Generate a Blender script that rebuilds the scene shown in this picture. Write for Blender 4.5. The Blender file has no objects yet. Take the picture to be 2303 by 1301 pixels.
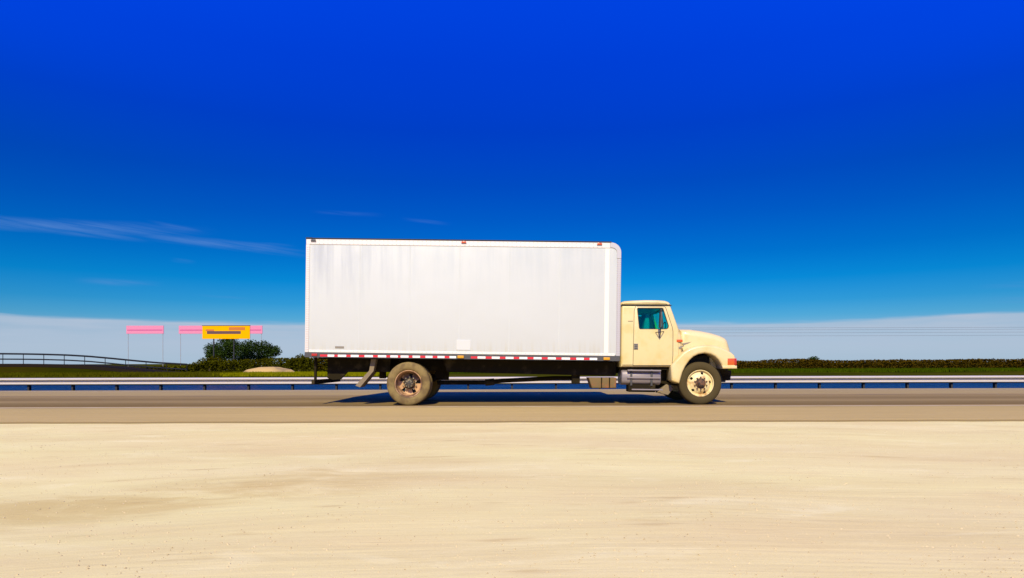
import bpy, bmesh, math, random
from mathutils import Vector, Matrix
from math import pi, sin, cos, radians, atan2, sqrt, atan
random.seed(11)
SC = bpy.context.scene
COL = SC.collection

# ------------------------------------------------------------------ camera
F = 1455.0            # focal length in photo pixels (2303 wide)
CX, HY, HC = 1151.0, 817.0, 0.98
cd = bpy.data.cameras.new('camera'); cam = bpy.data.objects.new('camera', cd); COL.objects.link(cam)
cam.location = (0, 0, HC); cam.rotation_euler = (pi/2, radians(0.15), 0)
cd.sensor_width = 36; cd.lens = 36*F/2303; cd.shift_y = (HY-650.5)/2303
cd.clip_start = .1; cd.clip_end = 12000
SC.camera = cam

# ------------------------------------------------------------------ world
SUN_EL = 40.0; SUN_DIR = Vector((0.13, 1.19, -1.0)).normalized()
EXPO = 0.2
wd = bpy.data.worlds.new('World'); SC.world = wd; wd.use_nodes = True
nt = wd.node_tree; N = nt.nodes; LK = nt.links
def M(op, a, b=None, c=None, clamp=False, tree=None):
    t = tree or nt
    n = t.nodes.new('ShaderNodeMath'); n.operation = op; n.use_clamp = clamp
    for i, v in enumerate((a, b, c)):
        if v is None: continue
        if isinstance(v, (int, float)): n.inputs[i].default_value = v
        else: t.links.new(v, n.inputs[i])
    return n.outputs[0]
def sstep0(v, a, b):
    n = N.new('ShaderNodeMapRange'); n.interpolation_type = 'SMOOTHSTEP'
    LK.new(v, n.inputs[0]); n.inputs[1].default_value = a; n.inputs[2].default_value = b
    return n.outputs[0]
def lin(c): return c/12.92 if c <= .04045 else ((c+.055)/1.055)**2.4
def L3(r, g, b): return (lin(r/255), lin(g/255), lin(b/255))
bg = N['Background']; bg.inputs[1].default_value = 0.1
sky = N.new('ShaderNodeTexSky'); sky.sky_type = 'NISHITA'; sky.sun_disc = False
sky.sun_elevation = radians(SUN_EL); sky.sun_rotation = radians(186)
tc = N.new('ShaderNodeTexCoord'); sx = N.new('ShaderNodeSeparateXYZ'); LK.new(tc.outputs['Generated'], sx.inputs[0])
X, Y, Z = sx.outputs
el = M('ARCSINE', Z)
elr = M('DIVIDE', el, radians(40), clamp=True)
# elevation (deg): wanted colour, sky texture value there at strength .05
tab = [(0.0, (180,198,212), (.235,.240,.190)), (0.8, (178,196,213), (.248,.248,.194)), (2.6, (130,185,220), (.30,.353,.31)),
       (3.8, (84,172,220), (.29,.355,.34)), (5.0, (50,158,220), (.268,.345,.36)), (6.9, (8,140,218), (.226,.311,.366)),
       (9.2, (0,115,208), (.184,.269,.349)), (12.3, (0,92,200), (.148,.222,.316)), (15.3, (0,76,194), (.121,.186,.28)),
       (19.6, (0,63,198), (.093,.147,.235)), (24.6, (0,63,212), (.074,.118,.196)), (29.3, (0,67,225), (.062,.1,.169)),
       (40.0, (0,66,222), (.055,.088,.15))]
ramp = N.new('ShaderNodeValToRGB'); ramp.color_ramp.interpolation = 'LINEAR'
LK.new(elr, ramp.inputs[0])
K = 2.0*2**EXPO
es = ramp.color_ramp.elements
for i, (e, c, s) in enumerate(tab):
    col = [lin(c[j]/255)/(s[j]*K) for j in range(3)]
    p = e/40
    el_ = es[0] if i == 0 else (es[-1] if i == len(tab)-1 else es.new(p))
    el_.position = p; el_.color = (*col, 1)
mulc = N.new('ShaderNodeMix'); mulc.data_type = 'RGBA'; mulc.blend_type = 'MULTIPLY'; mulc.inputs[0].default_value = 1
LK.new(sky.outputs[0], mulc.inputs[6]); LK.new(ramp.outputs[0], mulc.inputs[7])
# the deep blue widens out and lightens a little away from the antisolar point, as through a polarising filter
az0 = M('ARCTAN2', X, Y); side = M('MINIMUM', M('POWER', M('DIVIDE', M('ABSOLUTE', az0), radians(38)), 2.0), 1.0)
liftv = M('ADD', 1, M('MULTIPLY', M('MULTIPLY', side, sstep0(el, radians(13), radians(24))), .26))
lift = N.new('ShaderNodeMix'); lift.data_type = 'RGBA'; lift.blend_type = 'MULTIPLY'; lift.inputs[0].default_value = 1
lc = N.new('ShaderNodeCombineXYZ'); [LK.new(liftv, lc.inputs[i]) for i in range(3)]
LK.new(mulc.outputs[2], lift.inputs[6]); LK.new(lc.outputs[0], lift.inputs[7]); mulc = lift
# clouds: a pale bank lying on the horizon all round, and a few wisps of cirrus
az = M('ARCTAN2', X, Y)
def noise(tree, vec, scale, detail=4, rough=.5, dist=0):
    n = tree.nodes.new('ShaderNodeTexNoise'); n.inputs['Scale'].default_value = scale
    n.inputs['Detail'].default_value = detail; n.inputs['Roughness'].default_value = rough
    n.inputs['Distortion'].default_value = dist
    if vec is not None: tree.links.new(vec, n.inputs['Vector'])
    return n.outputs[0]
def comb(tree, x, y, z=0.0):
    n = tree.nodes.new('ShaderNodeCombineXYZ')
    for i, v in enumerate((x, y, z)):
        if isinstance(v, (int, float)): n.inputs[i].default_value = v
        else: tree.links.new(v, n.inputs[i])
    return n.outputs[0]
def sstep(tree, v, a, b):
    n = tree.nodes.new('ShaderNodeMapRange'); n.interpolation_type = 'SMOOTHSTEP'
    tree.links.new(v, n.inputs[0]); n.inputs[1].default_value = a; n.inputs[2].default_value = b
    return n.outputs[0]
n1 = noise(nt, comb(nt, M('MULTIPLY', az, 3.0), M('MULTIPLY', el, 30)), 1.0, 5)
n2 = noise(nt, comb(nt, M('MULTIPLY', az, 7.0), M('MULTIPLY', el, 90)), 1.3, 5)
edge = M('ADD', radians(3.35), M('MULTIPLY', M('SUBTRACT', n1, .5), radians(1.1)))
edge = M('ADD', edge, M('MULTIPLY', M('SUBTRACT', n2, .5), radians(.5)))
bank = M('SUBTRACT', 1, sstep(nt, M('SUBTRACT', el, edge), radians(-.18), radians(.22)))
bank = M('MULTIPLY', bank, M('ADD', .45, M('MULTIPLY', n2, .75)), clamp=True)
def mixc(tree, f, a, b, blend='MIX'):
    n = tree.nodes.new('ShaderNodeMix'); n.data_type = 'RGBA'; n.blend_type = blend
    for s, v in ((0, f), (6, a), (7, b)):
        if isinstance(v, (int, float)): n.inputs[s].default_value = v
        elif isinstance(v, tuple): n.inputs[s].default_value = (*v, 1)
        else: tree.links.new(v, n.inputs[s])
    return n.outputs[2]
g = 1/(.1*2**EXPO)
def cl(r, g_, b): return tuple(v*g for v in L3(r, g_, b))
skyc = mixc(nt, bank, mulc.outputs[2], cl(176, 193, 214))
lowb = M('SUBTRACT', 1, sstep(nt, el, radians(0), radians(1.8)))
skyc = mixc(nt, M('MULTIPLY', lowb, .5), skyc, cl(164, 192, 212))
# cirrus wisps, in azimuth and elevation
el_d = M('MULTIPLY', el, 180/pi); az_d = M('MULTIPLY', az, 180/pi)
warp = M('MULTIPLY', M('SUBTRACT', noise(nt, comb(nt, M('MULTIPLY', az_d, .12), M('MULTIPLY', el_d, .5)), 1.0, 3), .5), 1.1)
fib = noise(nt, comb(nt, M('MULTIPLY', az_d, .16), M('ADD', M('MULTIPLY', el_d, 3.4), M('MULTIPLY', az_d, .32))), 1.0, 6, .6)
tot = None
def ae(px, py):
    v = Vector(((px-CX)/F, 1, (HY-py-(px-CX)*.0026)/F)).normalized()
    return math.degrees(atan2(v.x, v.y)), math.degrees(math.asin(v.z))
for (p0, p1, w, amp) in [((-300,480),(450,522),.42,.62), ((60,508),(330,540),.26,.40), ((260,520),(700,572),.34,.62), ((330,500),(460,520),.18,.35),
                         ((480,542),(660,556),.18,.30), ((160,630),(360,640),.26,.36), ((380,586),(440,590),.16,.20),
                         ((700,474),(860,486),.18,.18), ((900,492),(1010,504),.16,.22), ((2190,646),(2600,618),.24,.40),
                         ((2200,678),(2600,676),.2,.42), ((430,664),(560,672),.1,.2)]:
    a0, e0 = ae(*p0); a1, e1 = ae(*p1)
    k = (e1-e0)/(a1-a0)
    line = M('ADD', e0, M('MULTIPLY', M('SUBTRACT', az_d, a0), k))
    d = M('ABSOLUTE', M('ADD', M('SUBTRACT', el_d, line), M('MULTIPLY', warp, .55)))
    a = M('SUBTRACT', 1, sstep(nt, d, w*.1, w*1.5))
    t = (a1-a0)
    i0 = sstep(nt, az_d, a0-.05*t, a0+.45*t); i1 = M('SUBTRACT', 1, sstep(nt, az_d, a1-.4*t, a1+.1*t))
    v = M('MULTIPLY', M('MULTIPLY', a, M('MULTIPLY', i0, i1)), amp)
    tot = v if tot is None else M('MAXIMUM', tot, v)
tot = M('MULTIPLY', tot, M('MULTIPLY', M('MULTIPLY', sstep(nt, fib, .25, .7), .75), 1.0), clamp=True)
skyc = mixc(nt, tot, skyc, cl(105, 148, 214))
LK.new(skyc, bg.inputs[0])

sd = bpy.data.lights.new('sun', 'SUN'); so = bpy.data.objects.new('sun', sd); COL.objects.link(so)
sd.energy = 5.0; sd.angle = radians(.55); sd.color = (1, .88, .50)
so.rotation_euler = SUN_DIR.to_track_quat('-Z', 'Y').to_euler(); so.location = (0, -20, 20)
SC.view_settings.view_transform = 'Standard'; SC.view_settings.look = 'None'
SC.view_settings.exposure = EXPO; SC.view_settings.gamma = 1; SC.view_settings.use_curve_mapping = False

# ------------------------------------------------------------------ helpers
class MB:
    def __init__(s): s.v = []; s.f = []
    def add(s, vs, fs):
        o = len(s.v); s.v += [tuple(v) for v in vs]; s.f += [tuple(i+o for i in f) for f in fs]; return s
    def box(s, x0, x1, y0, y1, z0, z1):
        return s.add([(x0,y0,z0),(x1,y0,z0),(x1,y1,z0),(x0,y1,z0),(x0,y0,z1),(x1,y0,z1),(x1,y1,z1),(x0,y1,z1)],
                     [(0,3,2,1),(4,5,6,7),(0,1,5,4),(1,2,6,5),(2,3,7,6),(3,0,4,7)])
    def prism(s, poly, y0, y1):
        n = len(poly); a = sum(poly[i][0]*poly[(i+1)%n][1]-poly[(i+1)%n][0]*poly[i][1] for i in range(n))
        if a < 0: poly = poly[::-1]
        vs = [(p[0], y0, p[1]) for p in poly]+[(p[0], y1, p[1]) for p in poly]
        return s.add(vs, [tuple(range(n)), tuple(range(2*n-1, n-1, -1))]+[(i, i+n, (i+1)%n+n, (i+1)%n) for i in range(n)])
    def pillow(s, poly, y0, y1, r, seg=4):
        """profile in x,z extruded along y with both rims rounded by r"""
        n = len(poly); a = sum(poly[i][0]*poly[(i+1)%n][1]-poly[(i+1)%n][0]*poly[i][1] for i in range(n))
        if a < 0: poly = poly[::-1]
        def inset(d):
            out = []
            for i in range(n):
                p0, p, p1 = Vector(poly[i-1]), Vector(poly[i]), Vector(poly[(i+1)%n])
                e0 = (p-p0).normalized(); e1 = (p1-p).normalized()
                n0 = Vector((-e0.y, e0.x)); n1_ = Vector((-e1.y, e1.x)); m = n0+n1_
                m = m/max(.35, m.dot(n0)) if m.length > 1e-6 else n0
                out.append(p+m*d)
            return out
        rings = [(y0+r*(1-cos(k/seg*pi/2)), inset(r*(1-sin(k/seg*pi/2)))) for k in range(seg+1)]
        rings += [(y1-(y-y0), q) for y, q in rings[::-1]]
        vs = [(p[0], y, p[1]) for y, q in rings for p in q]
        fs = [tuple(range(n)), tuple(range(len(vs)-1, len(vs)-n-1, -1))]
        for k in range(len(rings)-1):
            fs += [(k*n+i, (k+1)*n+i, (k+1)*n+(i+1)%n, k*n+(i+1)%n) for i in range(n)]
        return s.add(vs, fs)
    def cyl(s, p0, p1, r0, r1=None, seg=12, caps=True):
        r1 = r0 if r1 is None else r1
        p0, p1 = Vector(p0), Vector(p1); d = (p1-p0).normalized()
        u = d.orthogonal().normalized(); w = d.cross(u)
        vs = [p+(u*cos(2*pi*i/seg)+w*sin(2*pi*i/seg))*r for p, r in ((p0, r0), (p1, r1)) for i in range(seg)]
        fs = [(i, (i+1)%seg, (i+1)%seg+seg, i+seg) for i in range(seg)]
        if caps: fs += [tuple(range(seg-1, -1, -1)), tuple(range(seg, 2*seg))]
        return s.add(vs, fs)
    def tube(s, pts, r, seg=8):
        for a, b in zip(pts, pts[1:]): s.cyl(a, b, r, seg=seg)
        return s
    def rev(s, prof, cx, cz, seg=48, mod=None, skip=None):
        """revolve (r, y) profile about the axis through cx, cz along y"""
        n = len(prof); vs = []
        for i in range(seg):
            a = 2*pi*i/seg
            for j, (r, y) in enumerate(prof):
                rr = r+(mod(i, j) if mod else 0)
                vs.append((cx+rr*cos(a), y, cz+rr*sin(a)))
        fs = []
        for i in range(seg):
            for j in range(n-1):
                if skip and skip(i, j): continue
                k = (i+1) % seg
                fs.append((i*n+j, i*n+j+1, k*n+j+1, k*n+j))
        return s.add(vs, fs)
    def mesh(s, name):
        me = bpy.data.meshes.new(name); me.from_pydata(s.v, [], s.f)
        bm = bmesh.new(); bm.from_mesh(me)
        bmesh.ops.recalc_face_normals(bm, faces=bm.faces); bm.to_mesh(me); bm.free()
        return me
def obj(name, mb, mat, parent=None, smooth=35, bevel=0, fix=None, label=None, kind=None):
    me = mb if isinstance(mb, bpy.types.Mesh) else mb.mesh(name)
    if fix is not None: me.transform(fix)
    o = bpy.data.objects.new(name, me); COL.objects.link(o)
    if mat and not me.materials: me.materials.append(mat)
    if smooth:
        me.polygons.foreach_set('use_smooth', [True]*len(me.polygons))
        me.set_sharp_from_angle(angle=radians(smooth))
    if bevel:
        b = o.modifiers.new('bevel', 'BEVEL'); b.width = bevel; b.segments = 2; b.limit_method = 'ANGLE'; b.harden_normals = True
    if parent: o.parent = parent
    if label: o['label'] = label
    if kind: o['kind'] = kind
    return o
def thing(name, label, cat, loc=(0,0,0), group=None):
    o = bpy.data.objects.new(name, None); COL.objects.link(o); o.location = loc; o.empty_display_size = .2
    o['label'] = label; o['category'] = cat
    if group: o['group'] = group
    return o

def mat(name, col, rough=.6, metal=0, var=.0, vscale=4, bump=0, bscale=60, stretch=(1,1,1), col2=None, thr=(.4,.6), spec=.5, coat=0, detail=6):
    m = bpy.data.materials.new(name); m.use_nodes = True; t = m.node_tree; b = t.nodes['Principled BSDF']
    b.inputs['Roughness'].default_value = rough; b.inputs['Metallic'].default_value = metal
    b.inputs['Specular IOR Level'].default_value = spec; b.inputs['Coat Weight'].default_value = coat
    b.inputs['Base Color'].default_value = (*col, 1)
    if var or bump or col2:
        c = t.nodes.new('ShaderNodeTexCoord'); mp = t.nodes.new('ShaderNodeMapping'); mp.inputs[3].default_value = stretch
        t.links.new(c.outputs['Object'], mp.inputs[0]); v = mp.outputs[0]
        cc = col
        if col2:
            f = sstep(t, noise(t, v, vscale, detail, .6), *thr); cc = mixc(t, f, tuple(col), tuple(col2))
        if var:
            n = noise(t, v, vscale*2.3, detail, .6); k = M('ADD', 1-var, M('MULTIPLY', n, 2*var), tree=t)
            cc = mixc(t, 1.0, cc if not isinstance(cc, tuple) else tuple(cc), comb(t, k, k, k), 'MULTIPLY')
        if not isinstance(cc, tuple): t.links.new(cc, b.inputs['Base Color'])
        if bump:
            bp = t.nodes.new('ShaderNodeBump'); bp.inputs['Strength'].default_value = 1; bp.inputs['Distance'].default_value = bump
            t.links.new(noise(t, v, bscale, 5), bp.inputs['Height']); t.links.new(bp.outputs[0], b.inputs['Normal'])
    return m

# ------------------------------------------------------------------ materials
def sand_material():
    m = bpy.data.materials.new('sandy_ground'); m.use_nodes = True; t = m.node_tree; b = t.nodes['Principled BSDF']
    c = t.nodes.new('ShaderNodeTexCoord'); s = t.nodes.new('ShaderNodeSeparateXYZ'); t.links.new(c.outputs['Object'], s.inputs[0])
    x, y = s.outputs[0], s.outputs[1]
    MM = lambda *a, **k: M(*a, tree=t, **k)
    # wide curved tyre sweeps across the lot (turning circle well behind)
    yy = MM('ADD', y, 9.0); xx = MM('SUBTRACT', x, .6)
    r = MM('SQRT', MM('ADD', MM('MULTIPLY', xx, xx), MM('MULTIPLY', yy, yy))); a = MM('ARCTAN2', xx, yy)
    arc = MM('MULTIPLY', a, 12)
    v1 = comb(t, MM('MULTIPLY', arc, .30), MM('MULTIPLY', r, 1.7)); v2 = comb(t, MM('MULTIPLY', arc, .9), MM('MULTIPLY', r, 14), 3.0)
    big = noise(t, comb(t, MM('MULTIPLY', x, .22), MM('MULTIPLY', y, .5), 7.0), 1.0, 4)
    st = noise(t, v1, 1.0, 5, .6, .4); fi = noise(t, v2, 1.0, 5, .65)
    col = mixc(t, sstep(t, big, .3, .7), (.73, .59, .285), (.765, .665, .305))
    col = mixc(t, MM('MULTIPLY', sstep(t, st, .35, .8), .45), col, (.62, .48, .21))
    col = mixc(t, MM('MULTIPLY', sstep(t, noise(t, v1, .6, 3), .45, .75), .4), col, (.84, .735, .38))
    k = MM('ADD', .94, MM('MULTIPLY', fi, .12)); col = mixc(t, 1.0, col, comb(t, k, k, k), 'MULTIPLY')
    mo = noise(t, comb(t, MM('MULTIPLY', x, .9), MM('MULTIPLY', y, 2.2), 4.0), 1.0, 7, .62, .6)
    col = mixc(t, MM('MULTIPLY', sstep(t, mo, .48, .72), .35), col, (.66, .50, .24))
    col = mixc(t, MM('MULTIPLY', MM('SUBTRACT', 1, sstep(t, mo, .28, .46)), .45), col, (.86, .765, .42))
    # small dark scuffs and damp spots stretched along the sweeps
    sp = noise(t, comb(t, MM('MULTIPLY', arc, 1.3), MM('MULTIPLY', r, 4.5), 11.0), 1.0, 2)
    col = mixc(t, MM('MULTIPLY', sstep(t, sp, .62, .80), .5), col, (.42, .27, .10))
    # an earthy worn track towards the near left corner
    ds = MM('ABSOLUTE', MM('ADD', MM('SUBTRACT', MM('MULTIPLY', x, .62), MM('MULTIPLY', y, 1.0)), MM('ADD', 5.9, MM('MULTIPLY', st, 1.2))))
    tr = MM('MULTIPLY', MM('SUBTRACT', 1, sstep(t, ds, .1, 1.25)), MM('SUBTRACT', 1, sstep(t, x, -2.4, .3)))
    col = mixc(t, MM('MULTIPLY', MM('MULTIPLY', tr, sstep(t, noise(t, comb(t, MM('MULTIPLY', x, .8), MM('MULTIPLY', y, 1.6), 21.0), 1.0, 5, .65, .8), .35, .62)), .62), col, (.52, .37, .13))
    gr = noise(t, c.outputs['Object'], 130, 3, .7)
    k = MM('ADD', .88, MM('MULTIPLY', gr, .24)); col = mixc(t, 1.0, col, comb(t, k, k, k), 'MULTIPLY')
    t.links.new(col, b.inputs['Base Color']); b.inputs['Roughness'].default_value = 1; b.inputs['Specular IOR Level'].default_value = 0
    bp = t.nodes.new('ShaderNodeBump'); bp.inputs['Distance'].default_value = .012
    t.links.new(MM('ADD', MM('ADD', MM('MULTIPLY', st, 1.2), MM('MULTIPLY', fi, .5)), MM('MULTIPLY', gr, .16)), bp.inputs['Height'])
    t.links.new(bp.outputs[0], b.inputs['Normal'])
    return m
def road_material():
    m = bpy.data.materials.new('dusty_asphalt'); m.use_nodes = True; t = m.node_tree; b = t.nodes['Principled BSDF']
    c = t.nodes.new('ShaderNodeTexCoord'); s = t.nodes.new('ShaderNodeSeparateXYZ'); t.links.new(c.outputs['Object'], s.inputs[0])
    x, y = s.outputs[0], s.outputs[1]
    MM = lambda *a, **k: M(*a, tree=t, **k)
    rp = t.nodes.new('ShaderNodeValToRGB'); rp.color_ramp.interpolation = 'EASE'
    w = noise(t, comb(t, MM('MULTIPLY', x, .12), y), 1.0, 3)
    t.links.new(MM('DIVIDE', MM('ADD', MM('SUBTRACT', y, 10.9), MM('MULTIPLY', MM('SUBTRACT', w, .5), .5)), 13.2), rp.inputs[0])
    # across the road: dusty shoulder, dark wheel paths of the near lane, paler middle, far lane
    st = [(0, (.50,.36,.145)), (.25, (.47,.34,.135)), (.285, (.36,.25,.10)), (.31, (.19,.125,.048)), (.38, (.22,.15,.06)), (.44, (.30,.21,.09)),
          (.52, (.22,.15,.063)), (.62, (.28,.195,.085)), (.70, (.37,.27,.12)), (1, (.36,.27,.13))]
    e = rp.color_ramp.elements
    for i, (p, cc) in enumerate(st):
        q = e[0] if i == 0 else (e[-1] if i == len(st)-1 else e.new(p)); q.position = p; q.color = (*cc, 1)
    n1 = noise(t, comb(t, MM('MULTIPLY', x, .25), MM('MULTIPLY', y, 3)), 1.0, 6, .65)
    k = MM('ADD', .8, MM('MULTIPLY', n1, .4)); col = mixc(t, 1.0, rp.outputs[0], comb(t, k, k, k), 'MULTIPLY')
    n2 = noise(t, c.outputs['Object'], 90, 3, .7); k = MM('ADD', .88, MM('MULTIPLY', n2, .24)); col = mixc(t, 1.0, col, comb(t, k, k, k), 'MULTIPLY')
    t.links.new(col, b.inputs['Base Color']); b.inputs['Roughness'].default_value = 1; b.inputs['Specular IOR Level'].default_value = .03
    bp = t.nodes.new('ShaderNodeBump'); bp.inputs['Distance'].default_value = .006
    t.links.new(n2, bp.inputs['Height']); t.links.new(bp.outputs[0], b.inputs['Normal'])
    return m
def water_material():
    m = bpy.data.materials.new('canal_water'); m.use_nodes = True; t = m.node_tree; b = t.nodes['Principled BSDF']
    c = t.nodes.new('ShaderNodeTexCoord'); mp = t.nodes.new('ShaderNodeMapping'); mp.inputs[3].default_value = (1, 1.6, 1)
    t.links.new(c.outputs['Object'], mp.inputs[0])
    n = noise(t, mp.outputs[0], .9, 6, .65); n3 = noise(t, mp.outputs[0], .3, 4)
    col = mixc(t, sstep(t, n3, .35, .65), (.001, .018, .06), (.003, .03, .10)); t.links.new(col, b.inputs['Base Color'])
    b.inputs['Roughness'].default_value = .3; b.inputs['IOR'].default_value = 1.33; b.inputs['Specular IOR Level'].default_value = .3
    bp = t.nodes.new('ShaderNodeBump'); bp.inputs['Distance'].default_value = .9; bp.inputs['Strength'].default_value = 1
    t.links.new(n, bp.inputs['Height']); t.links.new(bp.outputs[0], b.inputs['Normal'])
    return m
def grass_material(name, ca, cb, cc):
    m = bpy.data.materials.new(name); m.use_nodes = True; t = m.node_tree; b = t.nodes['Principled BSDF']
    c = t.nodes.new('ShaderNodeTexCoord'); mp = t.nodes.new('ShaderNodeMapping'); mp.inputs[3].default_value = (.5, 1, 1)
    t.links.new(c.outputs['Object'], mp.inputs[0])
    f = sstep(t, noise(t, mp.outputs[0], .12, 6, .6), .4, .62); col = mixc(t, f, ca, cb)
    col = mixc(t, sstep(t, noise(t, mp.outputs[0], .9, 5, .7), .5, .75), col, cc)
    n = noise(t, c.outputs['Object'], 9, 5, .7); k = M('ADD', .6, M('MULTIPLY', n, .8, tree=t), tree=t)
    col = mixc(t, 1.0, col, comb(t, k, k, k), 'MULTIPLY')
    t.links.new(col, b.inputs['Base Color']); b.inputs['Roughness'].default_value = 1; b.inputs['Specular IOR Level'].default_value = 0
    return m
def leaf_material(name, ca, cb, trans=.25):
    m = bpy.data.materials.new(name); m.use_nodes = True; t = m.node_tree; b = t.nodes['Principled BSDF']
    c = t.nodes.new('ShaderNodeTexCoord')
    f = noise(t, c.outputs['Object'], 1.1, 4, .6); g2 = noise(t, c.outputs['Object'], 14, 2, .6)
    f = M('ADD', M('MULTIPLY', f, .6, tree=t), M('MULTIPLY', g2, .4, tree=t), tree=t)
    t.links.new(mixc(t, sstep(t, f, .38, .6), ca, cb), b.inputs['Base Color'])
    b.inputs['Roughness'].default_value = 1; b.inputs['Specular IOR Level'].default_value = 0
    return m

def box_paint():
    m = bpy.data.materials.new('white_box_panel'); m.use_nodes = True; t = m.node_tree; b = t.nodes['Principled BSDF']
    c = t.nodes.new('ShaderNodeTexCoord'); s = t.nodes.new('ShaderNodeSeparateXYZ'); t.links.new(c.outputs['Object'], s.inputs[0])
    x, z = s.outputs[0], s.outputs[2]
    MM = lambda *a, **k: M(*a, tree=t, **k)
    # rain-washed grime streaks that hang from the top rail, strongest towards the rear
    st = noise(t, comb(t, MM('MULTIPLY', x, 3.4), MM('MULTIPLY', z, .35)), 1.0, 5, .6)
    st2 = noise(t, comb(t, MM('MULTIPLY', x, 14), MM('MULTIPLY', z, .5)), 1.0, 4, .6)
    top = sstep(t, MM('ADD', z, MM('MULTIPLY', MM('SUBTRACT', st, .5), 1.4)), 2.2, 4.0)
    g0 = MM('MULTIPLY', top, sstep(t, MM('ADD', MM('MULTIPLY', st, .7), MM('MULTIPLY', st2, .3)), .38, .62))
    col = mixc(t, MM('MULTIPLY', g0, .45), (.515, .53, .525), (.38, .425, .455))
    rear = MM('MULTIPLY', MM('SUBTRACT', 1, sstep(t, x, -2.0, .5)), g0)
    col = mixc(t, MM('MULTIPLY', rear, .6), col, (.34, .35, .38))
    low = MM('MULTIPLY', MM('SUBTRACT', 1, sstep(t, z, 1.2, 1.6)), sstep(t, st2, .4, .7))
    col = mixc(t, MM('MULTIPLY', low, .5), col, (.47, .44, .34))
    t.links.new(col, b.inputs['Base Color']); b.inputs['Roughness'].default_value = .45
    wv = noise(t, comb(t, MM('MULTIPLY', x, .8), MM('MULTIPLY', z, .8)), 1.0, 2)
    bp = t.nodes.new('ShaderNodeBump'); bp.inputs['Distance'].default_value = .02; t.links.new(wv, bp.inputs['Height']); t.links.new(bp.outputs[0], b.inputs['Normal'])
    return m

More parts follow.
